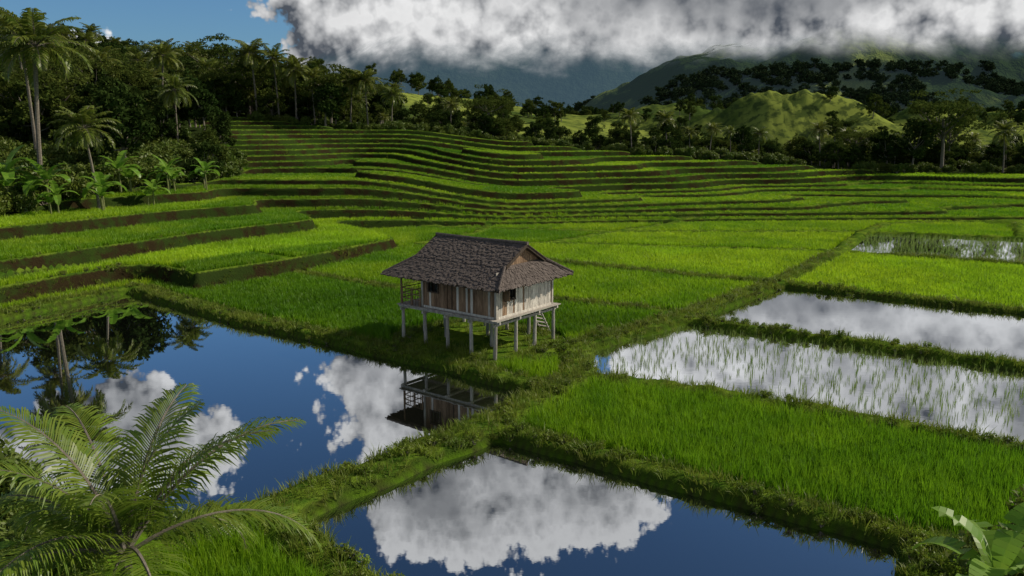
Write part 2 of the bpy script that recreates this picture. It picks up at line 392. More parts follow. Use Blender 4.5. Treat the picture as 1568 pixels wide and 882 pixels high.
def bleaf(mb,base,az,el,L,W,droop,r,mi=0):
    dirh=Vector((math.cos(az),math.sin(az),0));side=Vector((-math.sin(az),math.cos(az),0))
    n=12;p=Vector(base);ang=el;st=.18
    p2=p+(dirh*math.cos(ang)+Vector((0,0,math.sin(ang))))*L*st;mb.tube([p,p2],[.04,.025],5,1,False);p=p2
    rows=[]
    for i in range(n+1):
        t=i/n;w=W*.5*(math.sin(math.pi*(t*.9+.07))**.55)*(1 if i<n else .05);up=Vector((-math.sin(ang)*dirh.x,-math.sin(ang)*dirh.y,math.cos(ang)))
        rows.append((p+side*w+up*w*.25,p.copy(),p-side*w+up*w*.25))
        ang-=droop/n;p=p+(dirh*math.cos(ang)+Vector((0,0,math.sin(ang))))*L*(1-st)/n
    for i in range(n):
        a,b=rows[i],rows[i+1]
        for s_ in(0,2):
            if r.uniform()<.15: k=Vector((0,0,-.12));mb.add([a[1],a[s_],b[s_]+k,b[1]],[(0,1,2,3)],mi)
            else: mb.add([a[1],a[s_].lerp(b[s_],.03),b[s_].lerp(a[s_],.04*r.uniform(0,3)),b[1]],[(0,1,2,3)],mi)
def make_banana(name,h,seed,nleaf=9,L=2.2,W=.6):
    r=np.random.default_rng(seed);mb=MB()
    for k in range(2):
        ox,oy=(0,0) if k==0 else (r.uniform(-.9,.9),r.uniform(-.9,.9));hh=h*(1 if k==0 else .65)
        mb.tube([(ox,oy,-.2),(ox,oy,hh*.5),(ox+.05,oy,hh)],[.14,.11,.07],7,1)
        for i in range(nleaf if k==0 else nleaf-3):
            bleaf(mb,(ox+.05,oy,hh-.05),i*2.4+r.uniform(-.3,.3),1.35-.95*i/nleaf+r.uniform(-.1,.1),L*r.uniform(.8,1.1)*(1 if k==0 else .7),W,1.0+.9*i/nleaf,r)
    return mb.mesh(name,[M_ban,M_bark2])
M_bark2=woodmat('banana_stem',(.08,.1,.03),(.16,.17,.06),(3,3,3),.6)
def make_tuft(name,nb,h,spread,w,mat,seed,lean=.35):
    r=np.random.default_rng(seed);mb=MB()
    for i in range(nb):
        a=r.uniform(0,6.28);rr=spread*math.sqrt(r.uniform());b=Vector((rr*math.cos(a),rr*math.sin(a),-.03))
        a2=a+r.uniform(-.8,.8);hh=h*r.uniform(.65,1.1);l=lean*hh*r.uniform(.2,1.2);d=Vector((math.cos(a2),math.sin(a2),0));sd=Vector((-d.y,d.x,0))
        f=r.uniform(-1,1);sd=(sd+d*f).normalized()*w*.5
        m_=b+d*l*.35+Vector((0,0,hh*.6));e=b+d*l+Vector((0,0,hh))
        mb.add([b-sd,b+sd,m_+sd*.8,m_-sd*.8,e],[(0,1,2,3),(3,2,4)],0)
    return mb.mesh(name,[mat])
# ------------------------------------------------------------------ instancing
def instancer(name,pts,rots,scl,meshes,idx,shade=None):
    col=bpy.data.collections.new(name+'_parts')
    for i,me in enumerate(meshes):
        o=bpy.data.objects.new('%s_part_%02d'%(name,i),me);col.objects.link(o)
    N=len(pts);me=bpy.data.meshes.new(name);me.vertices.add(N);me.vertices.foreach_set('co',np.asarray(pts,np.float32).ravel())
    a=me.attributes.new('rot','FLOAT_VECTOR','POINT');a.data.foreach_set('vector',np.asarray(rots,np.float32).ravel())
    a=me.attributes.new('scl','FLOAT_VECTOR','POINT');a.data.foreach_set('vector',np.asarray(scl,np.float32).ravel())
    a=me.attributes.new('idx','INT','POINT');a.data.foreach_set('value',np.asarray(idx,np.int32))
    a=me.attributes.new('shade','FLOAT','POINT');a.data.foreach_set('value',np.asarray(shade if shade is not None else np.ones(N),np.float32))
    ob=link(bpy.data.objects.new(name,me))
    g=bpy.data.node_groups.new(name+'_gn','GeometryNodeTree')
    g.interface.new_socket(name='Geometry',in_out='INPUT',socket_type='NodeSocketGeometry');g.interface.new_socket(name='Geometry',in_out='OUTPUT',socket_type='NodeSocketGeometry')
    t=NT(g);gi=t.n('NodeGroupInput');go=t.n('NodeGroupOutput');ci=t.n('GeometryNodeCollectionInfo');ci.inputs['Collection'].default_value=col
    ci.inputs['Separate Children'].default_value=True;ci.inputs['Reset Children'].default_value=True
    ip=t.n('GeometryNodeInstanceOnPoints');ip.inputs['Pick Instance'].default_value=True
    t.l(gi.outputs[0],ip.inputs['Points']);t.l(ci.outputs[0],ip.inputs['Instance'])
    for nm,ty,sk in(('rot','FLOAT_VECTOR','Rotation'),('scl','FLOAT_VECTOR','Scale'),('idx','INT','Instance Index')):
        na=t.n('GeometryNodeInputNamedAttribute',data_type=ty);na.inputs[0].default_value=nm;t.l(na.outputs[0],ip.inputs[sk])
    t.l(ip.outputs[0],go.inputs[0])
    md=ob.modifiers.new('scatter','NODES');md.node_group=g
    return ob
def scatter(name,x,y,z,meshes,smin,smax,shade=None,tilt=.06,zs=None):
    N=len(x);s=rng.uniform(smin,smax,N);sc=np.stack([s,s,s*(rng.uniform(.85,1.15,N) if zs is None else zs)],1)
    rot=np.stack([rng.normal(0,tilt,N),rng.normal(0,tilt,N),rng.uniform(0,6.28,N)],1)
    return instancer(name,np.stack([x,y,z],1),rot,sc,meshes,rng.integers(0,len(meshes),N),shade)
# ------------------------------------------------------------------ ground
def cum(segs,start):
    o=[start]
    for end,st in segs:
        n=int(round((end-o[-1])/st));o+=list(np.linspace(o[-1],end,n+1)[1:])
    return np.array(o)
ys=cum([(5,15),(70,.22),(160,.25),(200,1.2),(560,4),(1200,60),(6000,600)],-400)
xs=cum([(-600,400),(-130,14),(-66,.7),(60,.28),(130,.6),(600,6),(5000,400)],-5000)
X,Y=np.meshgrid(xs,ys);z,bk,kd,_=terr(X.ravel(),Y.ravel())
nx,ny=len(xs),len(ys);i=np.arange(nx*ny).reshape(ny,nx)
F=np.stack([i[:-1,:-1],i[:-1,1:],i[1:,1:],i[1:,:-1]],-1).reshape(-1,4)
me=nparr_mesh('ground',np.stack([X.ravel(),Y.ravel(),z],1),F,[M_ground],True)
for nm,val in(('bank',bk),('forest',np.where(kd==3,1.0,0.0)),('mud',np.where((kd==1)|(kd==4),1.0,0.0))):
    a=me.attributes.new(nm,'FLOAT','POINT');a.data.foreach_set('value',val.astype(np.float32))
link(bpy.data.objects.new('ground',me))
for poly,wl,nm in ponds:
    me=bpy.data.meshes.new(nm);me.from_pydata([(a,b,wl) for a,b in poly],[],[tuple(range(len(poly)))]);me.materials.append(M_water if nm[0]=='p' else M_wet);me.update()
    if me.polygons[0].normal.z<0: me.flip_normals()
    link(bpy.data.objects.new(nm,me))
# ------------------------------------------------------------------ rice
def jgrid(x0,x1,y0,y1,st,j=.35,ang=0):
    a,b=np.meshgrid(np.arange(x0,x1,st),np.arange(y0,y1,st));a=a.ravel();b=b.ravel()
    return a+rng.uniform(-j,j,len(a))*st,b+rng.uniform(-j,j,len(b))*st
def infr(x,y,mg=1.12): return (np.abs(x)<(.66*y*mg+4))
rice=[make_tuft('rice_tuft_%d'%k,18,.66,.11,.023,M_rice,k) for k in range(4)]
riceM=[make_tuft('rice_clump_%d'%k,22,.5,.24,.045,M_rice,20+k) for k in range(4)]
riceF=[make_tuft('rice_patch_%d'%k,24,.34,.34,.08,M_rice,40+k) for k in range(4)]
for nm,(x0,x1,y0,y1,st,ms,sc) in {'rice_plants':(-22,30,9,46,.26,rice,(.7,1.15)),'rice_crop':(-50,60,46,104,.38,riceM,(.8,1.1)),'terrace_rice_crop':(-80,125,104,160,.62,riceF,(.75,1.1))}.items():
    x,y=jgrid(x0,x1,y0,y1,st);k=infr(x,y);x=x[k];y=y[k]
    z,b,kd,n=terr(x,y);k=(kd==0)&(b<.1)
    x,y,z,n=x[k],y[k],z[k],n[k]
    if nm!='rice_plants':
        k=(terr(x,y-.5)[2]==0);x,y,z,n=x[k],y[k],z[k],n[k]
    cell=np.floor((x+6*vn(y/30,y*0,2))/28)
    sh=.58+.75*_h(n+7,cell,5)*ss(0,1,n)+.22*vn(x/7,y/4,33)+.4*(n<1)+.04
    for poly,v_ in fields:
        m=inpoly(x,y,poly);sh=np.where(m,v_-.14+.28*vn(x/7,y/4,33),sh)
    sh*=1-.5*ss(10,-60,x)*ss(90,130,y)  # cloud shadow painted into the rice tone on the upper-left terraces
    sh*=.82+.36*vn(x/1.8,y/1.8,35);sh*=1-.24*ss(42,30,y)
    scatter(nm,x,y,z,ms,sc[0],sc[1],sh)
seed=[make_tuft('seedling_%d'%k,7,.42,.07,.02,M_seed,60+k,.3) for k in range(3)]
ang=R(-33);gx,gy=np.meshgrid(np.arange(-60,60,.42),np.arange(-60,60,.55));gx=gx.ravel();gy=gy.ravel()
x=20+gx*math.cos(ang)-gy*math.sin(ang)+rng.normal(0,.1,len(gx));y=45+gx*math.sin(ang)+gy*math.cos(ang)+rng.normal(0,.1,len(gx))
k=infr(x,y)&(inpoly(x,y,wet_a)|inpoly(x,y,wet_b));x,y=x[k],y[k];z,b,kd,n=terr(x,y);k=(kd==4)&(b<.1);x,y=x[k],y[k]
zz=np.where(y>60,.25,.16)
k=(rng.uniform(size=len(x))<np.where(y>60,.95,.35+.6*ss(.25,.6,vn(x/3,y/3,66))));scatter('rice_seedlings',x[k],y[k],zz[k]-.02,seed,.5,1.2)
gr=[make_tuft('grass_tuft_%d'%k,14,.3,.16,.024,M_grass,80+k,.8) for k in range(4)]
x,y=jgrid(-50,50,9,75,.21);k=infr(x,y);x,y=x[k],y[k];z,b,kd,n=terr(x,y)
k=(kd==2)&(z>.12)&(rng.uniform(size=len(x))<.25+.75*vn(x/1.2,y/1.2,61))&(b>.45)&((n<1)|(rng.uniform(size=len(x))<.22))
k&=~((y>58)&(x<-18)&(rng.uniform(size=len(x))<.6))
lx=(x-HC[0]);ly=(y-HC[1]);k&=~((np.abs(lx*math.cos(-HA)-ly*math.sin(-HA))<3.5)&(np.abs(lx*math.sin(-HA)+ly*math.cos(-HA))<2.6)&(rng.uniform(size=len(x))<.8))
scatter('bund_grass',x[k],y[k],z[k]-.02,gr,.4,1.5,tilt=.2)
grF=[make_tuft('bank_grass_%d'%k,16,.3,.3,.05,M_grass,90+k,.8) for k in range(3)]
x,y=jgrid(-75,120,75,160,.6);k=infr(x,y);x,y=x[k],y[k];z,b,kd,n=terr(x,y)
k=(kd==2)&(rng.uniform(size=len(x))<.25*vn(x/3,y/3,62)+.03);scatter('bank_grass',x[k],y[k],z[k],grF,.5,1.0,tilt=.2)
# ------------------------------------------------------------------ trees
T=[make_tree('broadleaf_%d'%k,10,3.6+.4*(k%3),100+k,'round',.38,2800,[M_treeA,M_treeB,M_treeA][k%3]) for k in range(5)]
TF=[make_tree('far_broadleaf_%d'%k,9,4.4,190+k,'round',.75,900,M_treeF) for k in range(3)]
TU=[make_tree('umbrella_%d'%k,12,6.5,120+k,'umb',.3,3400,M_treeB) for k in range(2)]
PL=[make_palm('palm_%d'%k,10+1.5*k,4.8,24,130+k,M_palm,bend=.9,ll=1.15,w=.17,nl=26,hang=.9,tr=.2) for k in range(3)]
BU=[make_bush('shrub_%d'%k,2.2,1.5,140+k,nl=1100,leaf=.15) for k in range(4)]
BN=[make_banana('banana_%d'%k,2.4,150+k,L=3.0,W=.85) for k in range(3)]
def place(name,me,x,y,s=1,rz=None,dz=0):
    o=bpy.data.objects.new(name,me);o.location=(x,y,Z(x,y)+dz);o.scale=(s,)*3;o.rotation_euler=(0,0,random.uniform(0,6.28) if rz is None else rz);return link(o)
def rand_pts(n,x0,x1,y0,y1): return rng.uniform(x0,x1,n),rng.uniform(y0,y1,n)
x,y=rand_pts(1200,-190,-34,84,250);k=infr(x,y,1.1);x,y=x[k],y[k];z,b,kd,n=terr(x,y);sd=-.87*x+.5*y;k=(kd==3)&((sd>106)|((y>120)&(sd>96)));x,y,z=x[k],y[k],z[k]
scatter('hillside_forest',x,y,z-.3,T+[PL[0],TU[0]],.42,.88,tilt=.04)
x,y=rand_pts(1000,-64,175,162,250);k=infr(x,y,1.15);x,y=x[k],y[k];z,b,kd,n=terr(x,y)
k=(rng.uniform(size=len(x))<.1+.8*ss(.3,.7,vn(x/14,y/14,71)));x,y,z=x[k],y[k],z[k]
scatter('tree_belt',x,y,z-.3,T+[PL[1]],.28,.7,tilt=.04)
x,y=rand_pts(3800,-120,420,255,620);k=infr(x,y,1.15);x,y=x[k],y[k];z,b,kd,n=terr(x,y)
k=(rng.uniform(size=len(x))<.05+.95*ss(.48,.66,vn(x/22,y/22,72)));
k&=~((z>5)&(rng.uniform(size=len(x))<.6)&(y<440));x,y,z=x[k],y[k],z[k]
scatter('valley_forest',x,y,z-.3,T,.4,.85,tilt=.04)
x,y=rand_pts(2200,-95,-33,66,125);k=infr(x,y,1.1);x,y=x[k],y[k];z,b,kd,n=terr(x,y);k=(kd==3);scatter('hillside_undergrowth',x[k],y[k],z[k],BU,.7,1.8,tilt=.1)
x,y=rand_pts(700,-64,140,157.5,164);z,b,kd,n=terr(x,y);k=(kd==3)&(vn(x/6,y/6,75)>.3);scatter('hedge_undergrowth',x[k],y[k],z[k],BU,.5,1.4,tilt=.1)
for (x,y,m,s) in [(-50.5,86,1,1.32),(-43.5,84,0,.85),(-56.5,96,2,1.1),(-50,160,1,1.1),(-46,161,2,.95),(-42.5,160.5,0,1.05),(-39,161,1,.8),(-32,161,0,.9),(-28.5,161,1,.85),(-24,162,0,.7),(98,160.5,0,.8),(104,161,1,.8),(113,161,0,.75),(24,162,1,.65),(31,162,0,.7),(-66,100,0,1.0),(-70,118,2,1.0),(-60,140,2,.9),(-68,135,1,.9)]:
    place('coconut_palm',PL[m],x,y,s)
for (x,y,s) in [(-63,182,1.2),(-38,172,.5),(86,161,1.2),(93,172,1.0),(-5,168,.75),(-62,112,.9),(70,165,.65)]:
    place('umbrella_tree',TU[int(s*100)%2],x,y,s)
for (x,y,m,s) in [(-47.5,99,0,1.0),(-40,109,1,.6),(-54,106,3,1.1),(-61,104,4,.95),(-39.5,103,2,.5),(80,161,0,.95),(76,163,3,.8),(110,163,1,.9),(118,163,2,.9)]:
    place('broadleaf_tree',T[m],x,y,s)
for (x,y,m,s) in [(-50,79.5,0,1.3),(-47,81,1,1.2),(-42.5,83,2,1.0),(-52.5,77,2,1.1),(-39.5,92,0,.95),(-37,97,1,.85),(-39.5,88,2,.75),(-45,79,1,.8),(-41,96,0,.85),(-44,90,1,1.1)]:
    place('banana_plant',BN[m],x,y,s)
FP=make_palm('young_palm',3.3,4.4,18,201,M_palmF,nl=66,ll=.98,w=.05,elmin=.35,elmax=1.5,bend=.1,tr=.17,dead=0,hang=.6,droopk=1.0,vee=.2)
place('young_coconut_palm',FP,-7.9,14.7,1,.4)
BNF=make_banana('banana_front',2.2,160,L=2.4,W=.6)
place('banana_plant',BNF,10.4,15.6,1.0,.5);place('banana_plant',BNF,-11.6,15.0,.8,2.0)
BF=[make_bush('leafy_bush_%d'%k,3.0,2.4,170+k,leaf=.12,nl=4200) for k in range(2)]
for (x,y,m,s) in [(12.2,17.2,0,.9),(13.8,18.6,1,.9),(11.2,14.6,1,.9),(-14.6,20.2,0,1.0),(-12.5,17.5,1,.8),(-15.8,23.2,1,.7),(-10.3,13.6,0,.8),(13.2,15.4,0,1.1),(-16,21,1,.9)]:
    place('leafy_bush',BF[m],x,y,s)
x,y=rand_pts(500,-20,-8,10,23);z,b,kd,n=terr(x,y);k=kd==5
x2,y2=rand_pts(300,10,20,12,21);z2,b2,kd2,n2=terr(x2,y2);k2=kd2==5
scatter('bank_undergrowth',np.r_[x[k],x2[k2]],np.r_[y[k],y2[k2]],np.r_[z[k],z2[k2]],BU,.35,.8,tilt=.1)
x,y=rand_pts(9000,-34,34,17,62);z,b,kd,n=terr(x,y);k=(kd==2)&(z>.05)&(b>.4)&(vn(x/2,y/2,64)>.55);k&=np.hypot(x-HC[0],y-HC[1])>3.2
WD=[make_bush('weed_%d'%j,.8,.4,180+j,nl=260,leaf=.06,mat=M_grass) for j in range(3)]
scatter('dike_weeds',x[k],y[k],z[k]-.03,WD,.35,.9,tilt=.1)
# ------------------------------------------------------------------ house
root=link(bpy.data.objects.new('stilt_house',None));root.location=(HC[0],HC[1],0);root.rotation_euler=(0,0,HA)
def part(nm,mb,mats,smooth=False):
    o=link(bpy.data.objects.new(nm,mb.mesh(nm,mats,smooth)));o.parent=root;return o
FL=2.5;WT=4.62;EZ=4.22;RZ=6.12
pm=MB()
for i,px in enumerate(np.linspace(-3.35,3.35,5)):
    for j,py in enumerate(np.linspace(-2.55,2.55,4)):
        if 0<i<4 and 0<j<3 and (i+j)%2: continue
        dx,dy=random.uniform(-.05,.05),random.uniform(-.05,.05)
        pm.tube([(px+dx,py+dy,.15),(px,py,FL-.2)],[.105,.085],8)
part('stilts',pm,[M_post])
fm=MB()
for py in(-2.55,-.85,.85,2.55): fm.box((0,py,FL-.12),(7.3,.12,.16))
for px in np.linspace(-3.35,3.35,5): fm.box((px,0,FL-.27),(.12,5.5,.13))
x=-3.6
while x<3.6:
    fm.box((x+.09,0,FL-.015+random.uniform(-.004,.004)),(.17,5.62+random.uniform(-.1,.1),.045));x+=.182
part('floor_deck',fm,[M_post])
def wall(mb,p0,p1,z0,z1,openings,bw=.17,mi=0,alt=None):
    p0=Vector(p0);p1=Vector(p1);L=(p1-p0).length;d=(p1-p0)/L;a=math.atan2(d.y,d.x);rot=Matrix.Rotation(a,3,'Z');s=0
    while s<L-.02:
        w=min(bw*random.uniform(.8,1.2),L-s);c=s+w/2;segs=[(z0,z1)]
        for (s0,s1,a0,a1) in openings:
            if s0<c<s1: segs=[(z0,a0),(a1,z1)]
        for (a0,a1) in segs:
            if a1-a0<.03: continue
            q=p0+d*c;off=Vector((-d.y,d.x,0))*random.uniform(-.006,.006)
            mm=mi
            if alt is not None and random.random()<alt[1]: mm=alt[0]
            mb.box((q.x+off.x,q.y+off.y,(a0+a1)/2),(w-.012,.035,a1-a0+random.uniform(-.01,.01)),mm,rot)
        s+=w
def frame(mb,p,ax,w,z0,z1,t=.07,mi=0):
    dx=(w/2+t/2) if ax=='x' else 0;dy=0 if ax=='x' else (w/2+t/2)
    zc=(z0+z1)/2;hh=z1-z0
    sz=(t,.08,hh) if ax=='x' else (.08,t,hh)
    for sg in(-1,1): mb.box((p[0]+sg*dx,p[1]+sg*dy,zc),sz,mi)
    sz=(w+2*t+.04,.09,t) if ax=='x' else (.09,w+2*t+.04,t)
    mb.box((p[0],p[1],z0-t/2),sz,mi);mb.box((p[0],p[1],z1+t/2),sz,mi)
wm=MB()
X0,X1,Y0,Y1=-1.9,3.3,-2.45,2.45
wall(wm,(X0,Y0,0),(X1,Y0,0),FL+.01,WT,[(.5,1.15,FL+.95,FL+1.65),(1.75,2.55,FL+.02,FL+1.8)],.17,1,(0,.3))
wall(wm,(X1,Y0,0),(X1,Y1,0),FL+.01,WT+.3,[(.75,1.5,FL+.9,FL+1.45)],.18,0,(1,.08))
wall(wm,(X1,Y1,0),(X0-.5,Y1,0),FL+.01,WT,[(2,2.8,FL+.9,FL+1.5)],.18,0,(1,.2))
wall(wm,(X0,Y0,0),(X0,-.4,0),FL+.01,WT,[],.18,1,(0,.4))
wall(wm,(X0,-.4,0),(X0-.5,-.4,0),FL+.01,WT,[],.18,1)
wall(wm,(X0-.5,-.4,0),(X0-.5,Y1,0),FL+.01,WT,[(.5,1.25,FL+.02,FL+1.8)],.18,1,(0,.4))
part('plank_walls',wm,[M_grey,M_brown])
tm=MB()
frame(tm,(X0+.825,Y0-.03),'x',.65,FL+.95,FL+1.65);frame(tm,(X1+.03,Y0+1.125),'y',.75,FL+.9,FL+1.45)
tm.box((X0+2.15,Y0+.04,FL+.9),(.8,.03,1.76),1)
for k in(-.36,0,.36): tm.box((X0+2.15+k,Y0+.015,FL+.9),(.05,.03,1.76),0)
tm.box((X1+.2,Y0+.62,FL+1.17),(.4,.03,.54),1);tm.box((X0+.825,Y0+.05,FL+1.3),(.04,.03,.7),0);tm.box((X1-.02,Y0+1.125,FL+1.17),(.03,.04,.55),0)
for (cx,cy) in((X0,Y0),(X1,Y0),(X1,Y1),(X0-.5,Y1),(X0-.5,-.4)): tm.box((cx,cy,(FL+WT)/2),(.13,.13,WT-FL-.02),2)
tm.box(((X0+X1)/2,Y0-.035,FL+.05),(X1-X0-.2,.05,.12),2);tm.box((X1+.035,0,FL+.05),(.05,4.7,.12),2);tm.box((X1+.035,0,FL+1.85),(.05,4.7,.07),2)
part('window_and_door_frames',tm,[M_dark,M_brown,M_grey])
rm=MB()
for (cx,cy) in((-3.4,-2.6),(-3.4,-.9),(-3.4,.9),(-3.4,2.55)): rm.tube([(cx,cy,FL),(cx,cy,WT-.15)],[.06,.055],7)
for (cx,cy) in((-2.6,-2.6),(-1.95,-2.62)): rm.tube([(cx,cy,FL),(cx,cy,FL+.95)],[.045,.04],6)
for zz in(.35,.62,.92):
    rm.tube([(-3.4,-2.6,FL+zz),(-1.95,-2.62,FL+zz)],[.028,.028],6);rm.tube([(-3.4,-2.6,FL+zz),(-3.4,2.55,FL+zz)],[.028,.028],6)
for k in range(7): rm.tube([(-3.3+k*.2,-2.61,FL+.02),(-3.3+k*.2,-2.61,FL+.92)],[.016,.016],5)
part('porch_railing',rm,[M_brown])
lm=MB()
for sx in(-.35,.35): lm.tube([(1.6+sx,4.3,.25),(1.6+sx,2.75,FL)],[.05,.05],6)
for k in range(8):
    t=(k+.6)/8.5;lm.box((1.6,4.3-1.55*t,.25+(FL-.25)*t),(.74,.22,.04))
part('steps',lm,[M_post])
rf=MB();EX,EY=4.15,3.3;MZ=5.12;MY=EY*(RZ-MZ)/(RZ-EZ)*1.0;RXL,RXR=-3.05,3.42;GX=3.2;GXL=-2.85
def course(p0,p1,q0,q1,rows,sw=.07):
    p0,p1,q0,q1=map(Vector,(p0,p1,q0,q1))
    nrm=(p1-p0).cross(q0-p0).normalized()
    if nrm.z<0: nrm=-nrm
    tk=nrm*-.12;rf.add([p0,p1,q1,q0,p0+tk,p1+tk,q1+tk,q0+tk],[(0,1,2,3),(7,6,5,4),(0,4,5,1),(1,5,6,2),(2,6,7,3),(3,7,4,0)],1)
    for r_ in range(rows):
        t0=r_/rows;t1=min(1.0,(r_+1.9)/rows)
        a0=p0.lerp(q0,t0);a1=p1.lerp(q1,t0);b0=p0.lerp(q0,t1);b1=p1.lerp(q1,t1)
        n=max(1,int((a1-a0).length/sw));off=random.uniform(0,.5)
        up=(q0-p0)*(1/rows)
        for k in range(n+1):
            u0=max(0,(k-off-.35)/n);u1=min(1,(k+1-off+.35)/n)
            if u1-u0<.1/n: continue
            drop=up*random.uniform(-.7,.1);lift=nrm*random.uniform(.05,.085)
            c0=a0.lerp(a1,u0)+lift+drop;c1=a0.lerp(a1,u1)+lift+drop*random.uniform(.7,1.2);d0=b0.lerp(b1,u0)+nrm*.02;d1=b0.lerp(b1,u1)+nrm*.015
            e=nrm*-.05
            rf.add([c0,c1,d1,d0,c0+e,c1+e],[(0,1,2,3),(0,4,5,1),(0,3,4),(1,5,2)],0)
for sg in(-1,1):
    course((-EX,sg*EY,EZ),(EX,sg*EY,EZ),(GXL-.1,sg*MY,MZ),(GX+.12,sg*MY,MZ),7)
    course((GXL-.2,sg*MY,MZ+.004),(GX+.2,sg*MY,MZ+.004),(RXL,0,RZ),(RXR,0,RZ),8)
course((EX,-EY,EZ),(EX,EY,EZ),(GX-.05,-MY,MZ),(GX-.05,MY,MZ),6)
course((-EX,-EY,EZ),(-EX,EY,EZ),(GXL,-MY,MZ),(GXL,MY,MZ),6)
rf.tube([(RXL-.05,0,RZ+.06),(0,0,RZ+.03),(RXR+.05,0,RZ+.07)],[.1,.1,.1],8,0)
for sg in(-1,1):
    for (gx,ex,rx) in((GX+.1,EX,RXR),(GXL-.1,-EX,RXL)):
        rf.tube([(gx,sg*MY,MZ+.05),(ex,sg*EY,EZ+.06)],[.08,.07],6,0)
        rf.tube([(gx+(.1 if gx>0 else -.1),sg*(MY+.02),MZ+.03),(rx,0,RZ+.02)],[.05,.05],6,1)
part('thatched_roof',rf,[M_shingle,M_dark])
gm=MB()
for (gx,sg) in((GX-.1,1),(GXL+.1,-1)):
    yy=-MY+.05
    while yy<MY-.05:
        c=yy+.08;top=RZ-.1-(RZ-MZ)*abs(c)/MY
        if top-MZ>.08: gm.box((gx+random.uniform(-.006,.006),c,(MZ-.1+top)/2),(.03,.15,top-MZ+.1),0)
        yy+=.165
part('gable_boards',gm,[M_brown])
# ------------------------------------------------------------------ mountains
def mtn(name,x0,x1,y0,y1,nx,ny,hf,mat,zmax):
    X,Y=np.meshgrid(np.linspace(x0,x1,nx),np.linspace(y0,y1,ny));Zm=hf(X,Y)
    i=np.arange(nx*ny).reshape(ny,nx);F=np.stack([i[:-1,:-1],i[:-1,1:],i[1:,1:],i[1:,:-1]],-1).reshape(-1,4)
    zf=Zm.ravel()[F];F=F[(zf.min(1)<zmax)]
    link(bpy.data.objects.new(name,nparr_mesh(name,np.stack([X.ravel(),Y.ravel(),Zm.ravel()],1),F,[mat],True)))
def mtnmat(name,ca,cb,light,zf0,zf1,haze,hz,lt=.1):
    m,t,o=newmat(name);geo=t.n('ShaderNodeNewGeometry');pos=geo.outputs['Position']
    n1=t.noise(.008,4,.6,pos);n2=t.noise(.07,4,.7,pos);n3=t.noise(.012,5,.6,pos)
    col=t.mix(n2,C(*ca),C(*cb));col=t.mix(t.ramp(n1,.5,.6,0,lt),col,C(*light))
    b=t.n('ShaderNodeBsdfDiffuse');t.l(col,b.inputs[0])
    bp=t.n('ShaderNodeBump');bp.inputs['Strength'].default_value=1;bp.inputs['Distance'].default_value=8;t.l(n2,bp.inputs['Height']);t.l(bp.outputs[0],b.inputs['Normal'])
    e=t.n('ShaderNodeEmission');e.inputs[0].default_value=C(*haze);e.inputs[1].default_value=1  # aerial haze painted as a bluish glow mixed into the slopes
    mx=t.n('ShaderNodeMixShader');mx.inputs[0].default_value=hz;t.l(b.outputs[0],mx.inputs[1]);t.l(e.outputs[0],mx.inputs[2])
    tr=t.n('ShaderNodeBsdfTransparent');sp=t.n('ShaderNodeSeparateXYZ');t.l(pos,sp.inputs[0])
    zz=t.m('ADD',sp.outputs[2],t.m('MULTIPLY',t.m('SUBTRACT',n3,.5),(zf1-zf0)*1.3))
    f=t.ramp(zz,zf0,zf1);mx2=t.n('ShaderNodeMixShader');t.l(f,mx2.inputs[0]);t.l(mx.outputs[0],mx2.inputs[1]);t.l(tr.outputs[0],mx2.inputs[2]);t.l(mx2.outputs[0],o.inputs[0]);return m
def hA(X,Y):
    az=X/Y;prof=np.interp(az,[-.1,.05,.15,.25,.38,.5,.6,.75],[0,20,60,110,150,165,150,130])
    r=ss(480,1000,Y)
    return -6+prof*r*(.25+1.25*ridged(X/330+.3,Y/330+.2,81,5,.45))+26*(ridged(X/110,Y/110,84,4)-.5)*ss(500,650,Y)+3*(vn(X/9,Y/9,86)-.5)
def hB(X,Y):
    az=X/Y;prof=np.interp(az,[-.7,-.36,-.28,-.12,.1,.25,.6],[60,60,110,280,380,380,340])
    r=ss(1180,1750,Y);return -6+prof*r*(.65+.55*ridged(X/560,Y/560,91,3,.4))
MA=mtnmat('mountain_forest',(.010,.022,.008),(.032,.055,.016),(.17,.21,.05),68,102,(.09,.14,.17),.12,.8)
MBm=mtnmat('far_mountain_forest',(.018,.035,.03),(.035,.055,.045),(.06,.09,.05),105,185,(.09,.16,.22),.42,.3)  # bluish base colours and a stronger glow paint in distance haze
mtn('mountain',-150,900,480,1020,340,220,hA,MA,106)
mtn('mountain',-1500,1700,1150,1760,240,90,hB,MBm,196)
xx,yy=rand_pts(7500,40,700,500,960);k=(np.abs(xx)<.72*yy);xx,yy=xx[k],yy[k];zz=hA(xx,yy);k=(zz>0)&(zz<64)&(vn(xx/70,yy/70,74)+.25*(vn(xx/20,yy/20,76)-.5)>.44)
scatter('mountain_forest_trees',xx[k],yy[k],zz[k]-1,TF,.5,1.05,tilt=.04)
